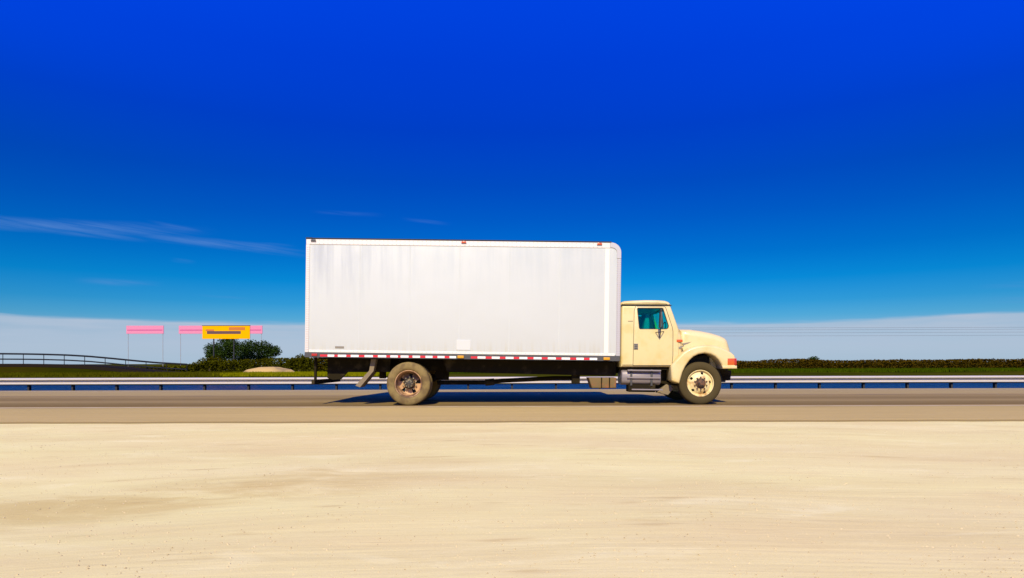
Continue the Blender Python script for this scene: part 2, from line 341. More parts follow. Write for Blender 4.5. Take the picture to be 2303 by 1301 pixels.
MT = dict(
    sand=sand_material(), road=road_material(), water=water_material(), boxp=box_paint(),
    grass=grass_material('field_grass', (.030,.036,.002), (.060,.055,.004), (.065,.055,.008)),
    lane=mat('worn_white_paint', (.52,.43,.27), .8, var=.15, vscale=3, col2=(.36,.27,.14), thr=(.45,.6), stretch=(.4,6,1)),
    yell=mat('worn_yellow_paint', (.48,.30,.09), .8, col2=(.32,.22,.12), thr=(.40,.6), vscale=2, stretch=(.3,6,1)),
    alu=mat('aluminium_trim', (.47,.425,.40), .45, metal=.2, var=.08, vscale=3, stretch=(.3,1,1)),
    cap=mat('grey_corner_metal', (.34,.32,.33), .45, metal=.3, var=.12, vscale=3),
    trim=mat('cream_trim', (.49,.48,.43), .5, var=.08, vscale=2),
    rust=mat('rusty_rivets', (.30,.25,.22), .6),
    drk=mat('dark_rail', (.045,.043,.045), .55, var=.2, vscale=3, col2=(.12,.09,.07), thr=(.6,.75)),
    red=mat('red_reflector', (.62,.02,.035), .35), whr=mat('white_reflector', (.62,.60,.57), .35, var=.1, vscale=5),
    amber=mat('amber_lens', (.62,.30,.01), .25, coat=.5), orng=mat('orange_lens', (.55,.085,.01), .25, coat=.5),
    redl=mat('red_lens', (.40,.02,.01), .25, coat=.5),
    cream=mat('cream_paint', (.455,.365,.185), .36, var=.05, vscale=2.2, coat=.25, col2=(.43,.32,.13), thr=(.42,.7)),
    seam=mat('door_seal', (.03,.026,.02), .7), black=mat('black_chassis', (.016,.012,.006), .95, spec=.08, var=.3, vscale=4, col2=(.045,.033,.016), thr=(.5,.7)),
    blk2=mat('black_rubber', (.015,.015,.015), .8),
    tank=mat('grey_fuel_tank', (.20,.17,.17), .5, metal=.4, var=.2, vscale=5, stretch=(1,1,3), bump=.004, bscale=6),
    brn=mat('rusty_box', (.13,.085,.03), .8, var=.3, vscale=4, col2=(.22,.085,.03), thr=(.45,.6)),
    flap=mat('muddy_flap', (.16,.12,.075), .85, var=.2, vscale=6),
    tyreR=mat('dusty_tyre', (.17,.122,.05), 1, spec=.05, var=.15, vscale=5, col2=(.11,.075,.035), thr=(.4,.65), bump=.002),
    tyreF=mat('worn_tyre', (.050,.037,.016), .95, spec=.1, var=.15, vscale=5, bump=.002),
    rimR=mat('tan_rim', (.34,.20,.10), .55, col2=(.10,.05,.025), thr=(.42,.6), vscale=5, var=.1),
    rimF=mat('cream_rim', (.50,.41,.21), .45, col2=(.30,.17,.06), thr=(.46,.68), vscale=5, var=.05),
    hubr=mat('rusty_hub', (.16,.07,.03), .8, col2=(.03,.02,.015), thr=(.4,.6), vscale=14),
    hubb=mat('greasy_hub', (.03,.024,.018), .55, col2=(.20,.14,.07), thr=(.5,.65), vscale=16),
    nut=mat('bright_nut', (.42,.34,.20), .4, metal=.6),
    seat=mat('teal_seat', (.02,.24,.28), .8), inter=mat('cab_interior', (.03,.04,.045), .8),
    galv=mat('galvanised_steel', (.37,.325,.295), .6, metal=.1, var=.10, vscale=1.2, stretch=(.4,1,1)),
    post=mat('post_steel', (.03,.03,.035), .8, spec=.1, var=.2),
    rail=mat('dark_railing', (.016,.017,.022), .9, spec=.1), conc=mat('ramp_concrete', (.014,.010,.007), 1, spec=.03, var=.2, vscale=2),
    pink=mat('pink_board', (.47,.16,.25), .9, spec=.1, var=.06, vscale=2), pinkd=mat('deep_pink_stripe', (.50,.08,.24), .6),
    gold=mat('yellow_board', (.60,.275,.0), .9, spec=.05, var=.05), sgo=mat('orange_print', (.52,.15,.01), .6), sgd=mat('dark_print', (.10,.045,.05), .6),
    pole=mat('pale_pole', (.32,.30,.30), .5), bark=mat('bark', (.07,.045,.02), .9, var=.3, vscale=6),
    leaf=leaf_material('dark_leaf', (.010,.022,.004), (.035,.06,.010)), leaf2=leaf_material('olive_leaf', (.030,.028,.001), (.06,.06,.002)),
    brush=leaf_material('brown_brush', (.046,.027,.002), (.070,.045,.003)), green=leaf_material('bank_grass', (.024,.040,.001), (.040,.062,.001)),
    yelg=leaf_material('yellow_grass', (.10,.105,.001), (.17,.16,.002)), tan=mat('tan_sand', (.38,.25,.08), .9, var=.15, vscale=2),
    wire=mat('wire', (.10,.09,.10), .6), plate=mat("placard", (.56,.565,.55), .5), grey=mat('grey_badge', (.22,.19,.15), .5), mirr=mat('mirror_glass', (.5,.5,.5), .05, metal=1),
)
gm = bpy.data.materials.new('tinted_glass'); gm.use_nodes = True; t_ = gm.node_tree
for n_ in list(t_.nodes):
    if n_.type != 'OUTPUT_MATERIAL': t_.nodes.remove(n_)
tb = t_.nodes.new('ShaderNodeBsdfTransparent'); tb.inputs[0].default_value = (.28, .92, .86, 1)
gl = t_.nodes.new('ShaderNodeBsdfGlossy'); gl.inputs['Roughness'].default_value = .04
fr = t_.nodes.new('ShaderNodeFresnel'); mx = t_.nodes.new('ShaderNodeMixShader')
mx.inputs[0].default_value = .06; t_.links.new(tb.outputs[0], mx.inputs[1]); t_.links.new(gl.outputs[0], mx.inputs[2])
t_.links.new(mx.outputs[0], t_.nodes['Material Output'].inputs[0])
MT['glass'] = gm

# ------------------------------------------------------------------ ground, road, water
def frange(a, b, n): return [a+(b-a)*i/n for i in range(n+1)]
def zprof(y):
    P = [(-400,-.03),(24.05,-.03),(28.5,-.35),(30,-.8),(33,-1.3),(47,-1.3),(50.5,-.55),(52,-.15),(60,-.1),(9000,-.1)]
    for (a, za), (b, zb) in zip(P, P[1:]):
        if a <= y <= b: return za+(zb-za)*(y-a)/(b-a)
    return -.1
def sheet(name, xs, ys, m, zf):
    mb = MB(); nx = len(xs)
    mb.v = [(x, y, zf(x, y)) for y in ys for x in xs]
    mb.f = [(j*nx+i, j*nx+i+1, (j+1)*nx+i+1, (j+1)*nx+i) for j in range(len(ys)-1) for i in range(nx-1)]
    return obj(name, mb, m, smooth=60, kind='structure')
xs = [-9000, -2000, -400, -120]+frange(-40, 40, 160)+[120, 400, 2000, 9000]
def und(x, y):
    return .012*sin(x*.9+y*.5)*sin(y*1.3+1)+.006*sin(x*2.7-y*1.9) if y < 10 and abs(x) < 60 else 0
sheet('sandy_lot', xs, [-400,-60]+frange(-8, 10, 72)+[10.5, 12], MT['sand'], lambda x, y: -.03+und(x, y)*min(1, max(0, (10.4-y))))
xs2 = [-9000, -2000, -400, -120]+frange(-80, 80, 40)+[120, 400, 2000, 9000]
sheet('far_ground', xs2, [24.03, 28.5, 30, 33, 47, 50.5, 52, 56, 60, 90, 150, 300, 1000, 9000], MT['grass'], lambda x, y: zprof(y)+(.06*sin(x*.2)*sin(x*.077+1) if 52 < y < 300 else 0))
sheet('canal_water', [-9000, -300, 300, 9000], [29, 50.6], MT['water'], lambda x, y: -.62)
mb = MB(); rg = random.Random(5)
for _ in range(9000):
    y = 2.3+8.5*rg.random()**1.25; x = rg.uniform(-.86, .86)*(y+.6)
    if abs(x) < 9.5:
        q = rg.choice((.003, .004, .005, .006, .009)); a = rg.uniform(0, 3); z = -.03+und(x, y)*min(1, max(0, 10.4-y))
        mb.add([(x+q*cos(a), y+q*sin(a), z), (x-q*.7*sin(a), y+q*.7*cos(a), z), (x-q*cos(a), y-q*sin(a), z), (x+q*.8*sin(a), y-q*.8*cos(a), z), (x, y, z+q*.7)], [(0,1,4),(1,2,4),(2,3,4),(3,0,4)])
o = obj('pebbles', mb, mat('pebble_stone', (.60,.48,.27), 1, spec=0, col2=(.42,.32,.17), vscale=3), smooth=0, kind='stuff'); o['label'] = 'small sandy pebbles strewn over the pale lot in the foreground'
# road slab with a slightly ragged near edge
mb = MB(); exs = [-9000,-300]+frange(-60, 60, 480)+[300, 9000]
vs = []; fs = []
for i, x in enumerate(exs):
    e = 10.96+(.018*sin(x*2.1)+.014*sin(x*5.3+1)+random.uniform(-.012, .012) if abs(x) < 61 else 0)
    vs += [(x, e, -.12), (x, e+.006, 0), (x, 24.05, .0), (x, 24.1, -.3)]
for i in range(len(exs)-1):
    for k in range(3): fs.append((i*4+k, (i+1)*4+k, (i+1)*4+k+1, i*4+k+1))
mb.add(vs, fs); rd = obj('road', mb, MT['road'], smooth=30, kind='structure')
rd.data.materials.append(mat('road_edge', (.20,.145,.07), .95))
for p_ in rd.data.polygons:
    if max(rd.data.vertices[i].co.y for i in p_.vertices) < 11.2: p_.material_index = 1
def strip(name, y0, y1, x0, x1, m, label=None):
    mb = MB(); xx = frange(x0, x1, 40); mb.v = []
    for x in xx: mb.v += [(x, y0, .004), (x, y1, .004)]
    mb.f = [(2*i, 2*i+2, 2*i+3, 2*i+1) for i in range(40)]
    return obj(name, mb, m, smooth=0, kind='structure')
strip('edge_line', 14.42, 14.56, -300, 300, MT['lane'])
strip('far_edge_line', 23.1, 23.25, -300, 300, MT['lane'])
strip('centre_line', 19.5, 19.62, -300, 300, MT['yell'])
strip('second_centre_line', 19.82, 19.94, -300, 300, MT['yell'])

# ------------------------------------------------------------------ guard rail
gr = thing('guard_rail', 'long galvanised W-beam guard rail on steel posts along the far road edge', 'guard rail', (0, 28, -.35))
prof = [(-.005,.155),(-.06,.145),(-.11,.125),(-.125,.10),(-.12,.068),(-.10,.058),(-.003,.048),(.0,.04),(.0,-.04),(-.01,-.048),(-.10,-.075),(-.122,-.09),(-.125,-.108),(-.11,-.125),(-.02,-.155)]
def beam(x0, x1):
    mb = MB(); n = len(prof); vs = [(x, y+o, z) for x in (x0, x1) for (y, z), o in [(p, 0) for p in prof]+[(p, .004) for p in prof[::-1]]]
    m_ = 2*n; mb.add(vs, [(i, (i+1)%m_, (i+1)%m_+m_, i+m_) for i in range(m_)]+[tuple(range(m_)), tuple(range(2*m_-1, m_-1, -1))])
    return mb
bme = beam(-1.96, 1.96).mesh('beam'); bme.materials.append(MT['galv'])
pmb = MB(); pmb.box(-.04,.04,-.0,.012,0,.72); pmb.box(-.005,.005,.012,.13,0,.72); pmb.box(-.04,.04,.13,.142,0,.72); pme = pmb.mesh('post'); pme.materials.append(MT['post'])
hz = .384-.155+.35
for i in range(-17, 18):
    o = bpy.data.objects.new('beam', bme); COL.objects.link(o); o.parent = gr; o.location = (i*3.81, -.005*(i % 2), hz)
    for s in (0, 1.905):
        p = bpy.data.objects.new('post', pme); COL.objects.link(p); p.parent = gr; p.location = (i*3.81+s, .01, 0)

# ------------------------------------------------------------------ far bank vegetation
def W(px, py, D):     # photo pixel to a point at depth D
    return (px-CX)*D/F, D, HC-(py+.0026*(px-CX)-HY)*D/F
def cards(mb, n, pos, size, up=.5):
    for _ in range(n):
        p = pos()
        if p is None: continue
        x, y, z = p; s = size*random.uniform(.5, 1.3)
        a = Vector((random.gauss(0,1), random.gauss(0,1), random.gauss(0,up))).normalized()
        b = a.cross(Vector((random.gauss(0,1), random.gauss(0,1), random.gauss(0,1))).normalized()).normalized()
        c = Vector((x, y, z))
        mb.add([c-a*s, c+b*s*.45, c+a*s, c-b*s*.45], [(0,1,2,3)])
def blades(mb, n, pos, h, w):
    for _ in range(n):
        x, y, z = pos(); hh = h*random.uniform(.5, 1.2); d = random.uniform(-.5,.5)*hh; an = random.uniform(-.6,.6)
        dx, dy = cos(an)*w/2, sin(an)*w/2
        mb.add([(x-dx,y-dy,z),(x+dx,y+dy,z),(x+d,y+random.uniform(-.2,.2)*hh,z+hh)], [(0,1,2)])
def topz(x):          # height of the low thicket over the field
    px = CX+x*F/75
    pts = [(-600,829),(200,828),(420,824),(450,812),(640,806),(700,804),(1300,812),(1700,812),(1770,808),(1900,811),(2303,808),(3200,806)]
    for (a, ya), (b, yb) in zip(pts, pts[1:]):
        if a <= px <= b: py = ya+(yb-ya)*(px-a)/(b-a); break
    else: py = 812
    return W(px, py, 75)[2]
mb = MB()
def pb():
    x = random.uniform(-66, 88); zt = topz(x)*(1+.02*sin(x*1.7)+.025*sin(x*.61)+random.gauss(0, .012)); u = random.random()**.6
    return x, 75+random.uniform(0, 3.5)-u*.8, -.1+(zt+.1)*u
def pbR():
    while True:
        p = pb()
        if p[0] > -23: return p
cards(mb, 60000, pbR, .13)
obj('shrub_thicket', mb, MT['brush'], smooth=0, kind='stuff')
bpy.data.objects['shrub_thicket']['label'] = 'low brown thicket running along the horizon right of the truck'
mb = MB()
def pbL():
    while True:
        p = pb()
        if p[0] < -20: return p
cards(mb, 15000, pbL, .17)
o = obj('olive_scrub', mb, MT['leaf2'], smooth=0, kind='stuff'); o['label'] = 'low olive scrub covering the field left of the truck'
mb = MB()
blades(mb, 26000, lambda: (random.uniform(-14, 88), random.uniform(69.5, 74.2), -.12), .42, .12)
o = obj('green_grass', mb, MT['green'], smooth=0, kind='stuff'); o['label'] = 'strip of bright green grass at the foot of the thicket'
mb = MB()
blades(mb, 16000, lambda: (random.uniform(-26, -8), random.uniform(56, 66), -.12), .30, .10)
o = obj('yellow_grass', mb, MT['yelg'], smooth=0, kind='stuff'); o['label'] = 'yellow green grass seen below the truck box at the rear'
mb = MB()
blades(mb, 12000, lambda: (random.uniform(-62, -25), random.uniform(55, 68), -.12), .32, .11)
o = obj('dull_grass', mb, MT['leaf2'], smooth=0, kind='stuff'); o['label'] = 'dull olive grass on the field at far left behind the guard rail'
mb = MB()
blades(mb, 14000, lambda: (random.uniform(-48, 48), random.uniform(50.2, 51.6), -.55), .30, .08)
o = obj('bank_grass', mb, MT['green'], smooth=0, kind='stuff'); o['label'] = 'green grass on the far canal bank'
# sandy clearing
mb = MB(); cx_, _, _ = W(600, 830, 66); n = 36; R = 6
ring = lambda k, z: [(cx_-.3+k*2.9*cos(2*pi*i/n)*(1+.15*sin(3*i)), 67.5+k*R*.35*sin(2*pi*i/n), z+random.uniform(-.03,.03)) for i in range(n)]
vs = ring(1, -.1)+ring(.75, .35)+ring(.35, .6)+[(cx_, 67.5, .66)]
fs = [(a*n+i, a*n+(i+1)%n, (a+1)*n+(i+1)%n, (a+1)*n+i) for a in (0, 1) for i in range(n)]+[(2*n+i, 2*n+(i+1)%n, 3*n) for i in range(n)]
mb.add(vs, fs); o = obj('sand_mound', mb, MT['tan'], smooth=80); o['label'] = 'low tan sand mound in the scrub below the dark trees'; o['category'] = 'sand mound'

# ------------------------------------------------------------------ trees
def tree(label, px, D, top_py, w_px, nleaf, m, lobes, name='broadleaf_tree'):
    x, y, z = W(px, top_py, D); r = w_px*D/F/2; H = z+.1
    t = thing(name, label, 'tree', (x, D, -.1))
    tr = MB(); pts = [(0,0,0), (.05*r,0,H*.22), (-.04*r,.05,H*.45)]
    for i, (a, b) in enumerate(zip(pts, pts[1:])): tr.cyl(a, b, .16-.03*i, .13-.03*i, 8)
    ls = []
    for lx, lz, lr in lobes:
        c = Vector((lx*r, random.uniform(-.4,.4)*r, lz*H)); ls.append((c, (lr+.08)*r))
        tr.cyl(pts[-1], c, .07, .03, 6)
    obj('trunk', tr, MT['bark'], t)
    cr = MB()
    def pos():
        c, lr = random.choice(ls)
        d = Vector((random.gauss(0,1), random.gauss(0,1), random.gauss(0,1))).normalized()*lr*random.random()**.4*random.choice((.8, 1, 1.08))
        p = c+Vector((d.x, d.y, d.z*.75))
        return p if p.z > .1 else None
    cards(cr, nleaf, pos, .13)
    obj('crown', cr, m, t, smooth=0)
    return t
tree('dark green tree behind the yellow sign, left of its wider neighbour', 505, 100, 758, 88, 11000, MT['leaf'],
     [(-.45,.62,.42),(.1,.85,.45),(.5,.7,.42),(-.1,.5,.5),(-.7,.45,.3),(.3,.45,.45)])
tree('wide bushy dark tree right of the yellow sign above the sand mound', 572, 98, 769, 96, 12000, MT['leaf'],
     [(-.6,.7,.4),(-.15,.82,.4),(.35,.8,.38),(.75,.68,.3),(0,.5,.5),(-.5,.4,.4),(.45,.45,.35)])
tree('small olive shrub at the left foot of the dark trees', 470, 84, 800, 60, 3000, MT['leaf2'],
     [(-.4,.55,.5),(.3,.7,.5),(.7,.4,.4),(0,.35,.5)], 'shrub')
tree('small green shrub just left of the truck box rear corner', 672, 84, 797, 56, 3000, MT['leaf2'],
     [(-.5,.5,.5),(.3,.7,.5),(0,.35,.6),(.7,.5,.4)], 'shrub')
tree('small green bush rising from the thicket right of the truck', 1822, 78, 803, 46, 2200, MT['leaf'],
     [(-.5,.6,.4),(.2,.75,.45),(.6,.55,.4),(0,.4,.5)], 'shrub')

# ------------------------------------------------------------------ signs
def pink_sign(px0, px1, D, label):
    x0, _, zt = W(px0, 733, D); x1, _, zb = W(px1, 751, D); xm = (x0+x1)/2
    t = thing('pink_board_sign', label, 'sign', (xm, D, -.1), 'pink board signs on twin poles')
    w = (x1-x0)/2
    b = MB(); b.box(-w, w, -.06, .06, zb+.1, zt+.1); obj('board', b, MT['pink'], t, bevel=.02)
    s = MB(); zc = (zt+zb)/2+.1; s.box(-w*.94, w*.94, -.075, -.06, zc-.16, zc+.02); obj('stripe', s, MT['pinkd'], t)
    for k in (-1, 1):
        p = MB(); p.cyl((k*w*.93, .14, 0), (k*w*.93, .14, zt+.1), .045, .04, 8); obj('pole', p, MT['pole'], t)
pink_sign(284, 368, 120, 'pink board on twin poles standing alone left of the yellow sign')
pink_sign(402, 484, 120, 'pink board on twin poles partly behind the left end of the yellow sign')
pink_sign(506, 590, 120, 'pink board on twin poles showing past the right end of the yellow sign')
D = 92; x0, _, zt = W(455, 733.5, D); x1, _, zb = W(562, 762.5, D); w = (x1-x0)/2; hh = (zt-zb)
t = thing('yellow_board_sign', 'wide yellow roadside board with a dark middle band above the dark trees', 'sign', ((x0+x1)/2, D, -.1))
b = MB(); b.box(-w, w, -.07, .07, zb+.1, zt+.1); obj('board', b, MT['gold'], t, bevel=.02)
b = MB(); b.box(-w*.8, w*.62, -.085, -.07, zb+.1+hh*.38, zb+.1+hh*.6); obj('dark_band', b, MT['sgd'], t)
b = MB(); b.box(w*.12, w*.8, -.083, -.07, zb+.1+hh*.66, zb+.1+hh*.9); obj('orange_panel', b, MT['sgo'], t)
b = MB(); b.box(-w*.86, -w*.5, -.083, -.07, zb+.1+hh*.6, zb+.1+hh*.74); obj('orange_panel', b, MT['sgo'], t)
b = MB(); b.box(-w-.03, w+.03, -.09, .09, zt+.1, zt+.17); obj('top_edge', b, MT['post'], t)
for k in (-.55, .3):
    p = MB(); p.cyl((k*w, .16, 0), (k*w, .16, zt+.05), .09, .08, 8); obj('pole', p, MT['post'], t)

# ------------------------------------------------------------------ ramp at far left
D = 69
deck = [(-500,816),(-300,817),(-120,818),(0,818.5),(60,818.5),(100,819),(150,820.3),(200,823),(250,827.5),(300,832.5),(350,837),(420,841.5)]
rtop = [(-500,793),(-300,794.5),(-120,795.5),(0,796),(60,796.7),(100,797.5),(150,799),(200,802),(250,806.5),(300,811.5),(350,816),(420,820)]
def interp(T, px):
    for (a, ya), (b, yb) in zip(T, T[1:]):
        if a <= px <= b: return ya+(yb-ya)*(px-a)/(b-a)
mb = MB(); vs = []; pxs = frange(-500, 420, 46)
for px in pxs:
    x, _, z = W(px, interp(deck, px), D)
    vs += [(x, D-4-z*1.5, -.12), (x, D-.25, z-.35), (x, D+7, z-.35), (x, D+11, -.12)]
fs = [(i*4+k, (i+1)*4+k, (i+1)*4+k+1, i*4+k+1) for i in range(len(pxs)-1) for k in range(3)]+[(len(pxs)*4-4, len(pxs)*4-3, len(pxs)*4-2, len(pxs)*4-1)]
mb.add(vs, fs); obj('ramp_embankment', mb, grass_material('slope_grass', (.025,.027,.001), (.045,.032,.002), (.032,.038,.001)), smooth=40, kind='structure')
br = thing('bridge_ramp', 'dark curved road ramp sloping down to the right at far left', 'ramp', (-50, D, -.1))
mb = MB(); vs = []
for px in pxs:
    x, _, z = W(px, interp(deck, px), D); vs += [(x+50, -.3, z-.34+.1), (x+50, -.3, z+.1), (x+50, .15, z+.1), (x+50, 6.8, z+.02), (x+50, 6.8, z-.34+.1)]
fs = [(i*5+k, (i+1)*5+k, (i+1)*5+(k+1)%5, i*5+(k+1)%5) for i in range(len(pxs)-1) for k in range(5)]+[tuple(range(5)), tuple(len(vs)-1-i for i in range(5))]
mb.add(vs, fs); obj('deck', mb, MT['conc'], br, smooth=20)
rl = thing('ramp_railing', 'dark two-rail metal railing curving down along the ramp at far left', 'railing', (-50, D, -.1))
for q, f, rr in (('top_rail', 1.0, .09), ('middle_rail', .46, .07)):
    pts = []
    for px in frange(-500, 420, 60):
        a, b = interp(deck, px), interp(rtop, px); x, _, z = W(px, a+(b-a)*f, D); pts.append((x+50, 0, z+.1))
    mb = MB(); mb.tube(pts, rr, 8); obj(q, mb, MT['rail'], rl)
for px in frange(-500, 420, 20):
    a, b = interp(deck, px), interp(rtop, px); x, _, z = W(px, a, D); _, _, z2 = W(px, b, D)
    mb = MB(); mb.cyl((x+50, 0, z-.2), (x+50, 0, z2+.1), .035, seg=6); obj('post', mb, MT['rail'], rl)

# ------------------------------------------------------------------ power line at far right
D = 150
poles = [W(1345, 720, D)[0], W(2700, 720, D)[0], W(4050, 720, D)[0]]
pw = 0
lev = [W(1755, 737.5, D)[2], W(1755, 748, D)[2], W(1755, 755, D)[2], W(1755, 741, D)[2]]
places = ['hidden behind the front of the truck box', 'just beyond the right edge of the view', 'far off to the right of the view']
for x, wh in zip(poles[:2], places):
    t = thing('utility_pole', 'slender wooden power pole ' + wh, 'power pole', (x, D, -.1))
    mb = MB(); mb.cyl((0,0,0), (0,0,lev[0]+.9), .13, .09, 8); obj('pole_shaft', mb, MT['bark'], t)
    mb = MB(); mb.box(-.06, .06, -.9, .9, lev[0]+.02, lev[0]+.14); obj('crossarm', mb, MT['bark'], t)
for i, z in enumerate(lev[:4]):
    pts = []
    for a, b in zip(poles, poles[1:]):
        for k in range(25 if b == poles[-1] else 24):
            u = k/24; pts.append((a+(b-a)*u, D+(-.8, 0, .3, .8)[i], z-.1*(4*u*(1-u))))
    mb = MB(); mb.tube(pts, .022, 5)
    o = obj('power_wire', mb, MT['wire'], None)
    o['label'] = ['topmost thin power wire in the pale sky right of the truck', 'third thin power wire from the top right of the truck',
                  'lowest thin power wire in the pale sky right of the truck', 'second thin power wire from the top right of the truck'][i]
    o['category'] = 'power wire'; o['group'] = 'power wires right of the truck'

# ------------------------------------------------------------------ box truck
T0 = Vector(((917-CX)*15/F, 15, 0)); RK = .0151
def L(px, py, dy=0.0):
    d = 15+dy; x = (px-CX)*d/F-T0.x; z = HC-(py+.0026*(px-CX)-HY)*d/F
    return x, z+RK*x
def LP(pts, dy=0.0): return [L(a, b, dy) for a, b in pts]
RM = Matrix.Rotation(atan(RK), 4, 'Y')
TR = thing('box_truck', 'cream cab box truck with long white cargo box driving right on the road', 'truck', T0)
def part(name, mb, m, parent=TR, **k):
    return obj(name, mb, MT[m] if isinstance(m, str) else m, parent, fix=RM, **k)
XR, XF, ZB, ZT, WD = -2.40, 4.90, 1.21, 3.84, 2.5
# cargo body
rad = .22; arc = [(XF-.02-rad+rad*cos(a), ZT-.01-rad+rad*sin(a)) for a in [pi/2*k/8 for k in range(9)]]
cg = MB(); cg.pillow([(XR, ZB), (XF-.02, ZB)]+arc+[(XR, ZT-.01)], .012, WD-.012, .03, 3)
cargo = part('cargo_box', cg, 'boxp')
# top rail following the corner casting down the front
def band(x0, prof_out, wdt, y0, y1):
    pass
r1 = .23; ra = [(XF-r1+r1*cos(a), ZT-r1+r1*sin(a)) for a in [pi/2*k/8 for k in range(9)]]
ri = [(XF-r1+(r1-.10)*cos(a), ZT-r1+(r1-.12)*sin(a)) for a in [pi/2*k/8 for k in range(9)]]
for yy, nm in ((0, 'top_rail'), (WD-.05, 'top_rail')):
    b = MB(); b.prism([(XR-.01, ZT), (XR-.01, ZT-.13), (XF-r1-.03, ZT-.13), (XF-r1-.03, ZT)], yy, yy+.05); part(nm, b, 'alu', bevel=.008)
    b = MB(); poly = ra[::-1]+[(XF, ZT-r1-.14), (XF-.10, ZT-r1-.14)]+ri+[(XF-r1-.028, ZT-.12), (XF-r1-.028, ZT)]; b.prism(poly, yy-.004, yy+.054); part('corner_cap', b, 'cap', bevel=.006)
    b = MB(); b.box(XF-.095, XF, yy, yy+.05, ZB+.0, ZT-r1-.145); part('front_post', b, 'cap', bevel=.006)
    b = MB(); b.box(XR-.012, XR+.075, yy-.003, yy+.053, ZB, ZT-.132); part('rear_post', b, 'alu', bevel=.006)
    b = MB(); b.box(XR+.08, XF-.12, yy+.004, yy+.046, ZB, ZB+.055); part('lower_trim', b, 'trim', bevel=.006)
    b = MB(); b.box(XR-.01, XF-.003, yy-.01, yy+.06, ZB-.12, ZB-.002); part('side_rail', b, 'drk', bevel=.006)
b = MB(); b.box(XR+.02, XF-.3, .02, WD-.02, ZT-.012, ZT+.012); part('roof_skin', b, 'alu')
b = MB(); b.box(XR-.015, XF-r1, -.012, .03, ZT+.001, ZT+.022); part('drip_edge', b, 'post')
b = MB(); b.box(XR-.01, XR+.13, -.014, .05, ZT+.0, ZT+.03); part('corner_bracket', b, 'post')
# seam where the front section joins, and narrow panel joints
xs_ = L(1361, 700)[0]
b = MB(); b.box(xs_-.05, xs_+.05, .006, .02, ZB+.06, ZT-.135); part('seam_strip', b, 'trim', bevel=.002)
for k in range(5):
    xk = XR+.08+1.16*(k+1); b = MB(); b.box(xk-.012, xk+.012, .0085, .02, ZB+.06, ZT-.135); part('panel_joint', b, 'boxp')
def rivets(pts, y=-.0, r=.007):
    b = MB()
    for x, z in pts: b.add([(x-r, y, z-r), (x+r, y, z-r), (x+r, y, z+r), (x-r, y, z+r), (x, y-.005, z)], [(0,1,4),(1,2,4),(2,3,4),(3,0,4)])
    return b
zz = frange(ZB+.06, ZT-.2, 46)
part('rivet_row', rivets([(XF-.075, z) for z in zz if z < ZT-.4]+[(XF-.022, z) for z in zz if z < ZT-.4], 0), 'rust', smooth=0, kind='stuff')
part('rivet_row', rivets([(XR+.02, z) for z in zz]+[(XR+.055, z) for z in zz], -.003), 'rust', smooth=0, kind='stuff')
part('rivet_row', rivets([(x, ZT-.11) for x in frange(XR+.1, XF-.45, 68)]+[(x, ZT-.03) for x in frange(XR+.1, XF-.45, 68)], 0, .006), 'rust', smooth=0, kind='stuff')
part('rivet_row', rivets([(x, ZB+.03) for x in frange(XR+.12, XF-.2, 70)], .004, .006), 'rust', smooth=0, kind='stuff')
b = MB(); x0, z1 = L(1024, 765); x1, z0 = L(1056, 788); b.box(x0, x1, .002, .013, z0, z1); part('placard', b, 'plate', bevel=.003)
b = MB(); x0, z1 = L(751, 779); x1, z0 = L(771, 784); b.box(x0, x1, .004, .013, z0, z1); part('small_label', b, 'grey', bevel=.002)
# markers on the top rail
for px in (1038, 1343, 700):
    x, z = L(px, 0); z = ZT-.035; b = MB(); b.pillow([(x-.06, z-.025), (x+.06, z-.025), (x+.045, z+.02), (x-.045, z+.02)], -.035, .003, .008, 2); part('marker_light', b, 'orng' if px != 700 else 'drk')
# conspicuity tape and side lamps
zt0, zt1 = ZB-.098, ZB-.05
reds = [(718,735),(750,758),(777,787),(805,818),(837,848),(867,876),(893,899),(917,926),(943,955),(971,982),(998,1009),
        (1057,1072),(1090,1104),(1122,1135),(1153,1166),(1184,1198),(1216,1230),(1248,1261),(1280,1294),(1311,1324)]
for i, (a, c) in enumerate(reds):
    x0, x1 = L(a, 800)[0], L(c, 800)[0]
    b = MB(); b.box(x0, x1-.002, -.013, -.0101, zt0, zt1); part('red_tape', b, 'red', smooth=0)
    nx = reds[i+1][0] if i+1 < len(reds) else 1341
    if c == 1009: nx = 1024
    b = MB(); b.box(x1, L(nx, 800)[0]-.002, -.013, -.0101, zt0, zt1); part('white_tape', b, 'whr', smooth=0)
for px, m in ((1034, 'amber'), (1362, 'amber')):
    x = L(px, 800)[0]; b = MB(); b.pillow([(x-.075, zt0+.0), (x+.075, zt0+.0), (x+.075, zt1+.018), (x-.075, zt1+.018)], -.04, -.008, .012, 2); part('side_lamp', b, m)
x = L(706, 797)[0]; b = MB(); b.box(x-.07, x+.06, -.03, -.0101, ZB-.085, ZB-.03); part('side_lamp', b, 'redl', bevel=.005, label='dull red lamp at the rear end of the side rail')
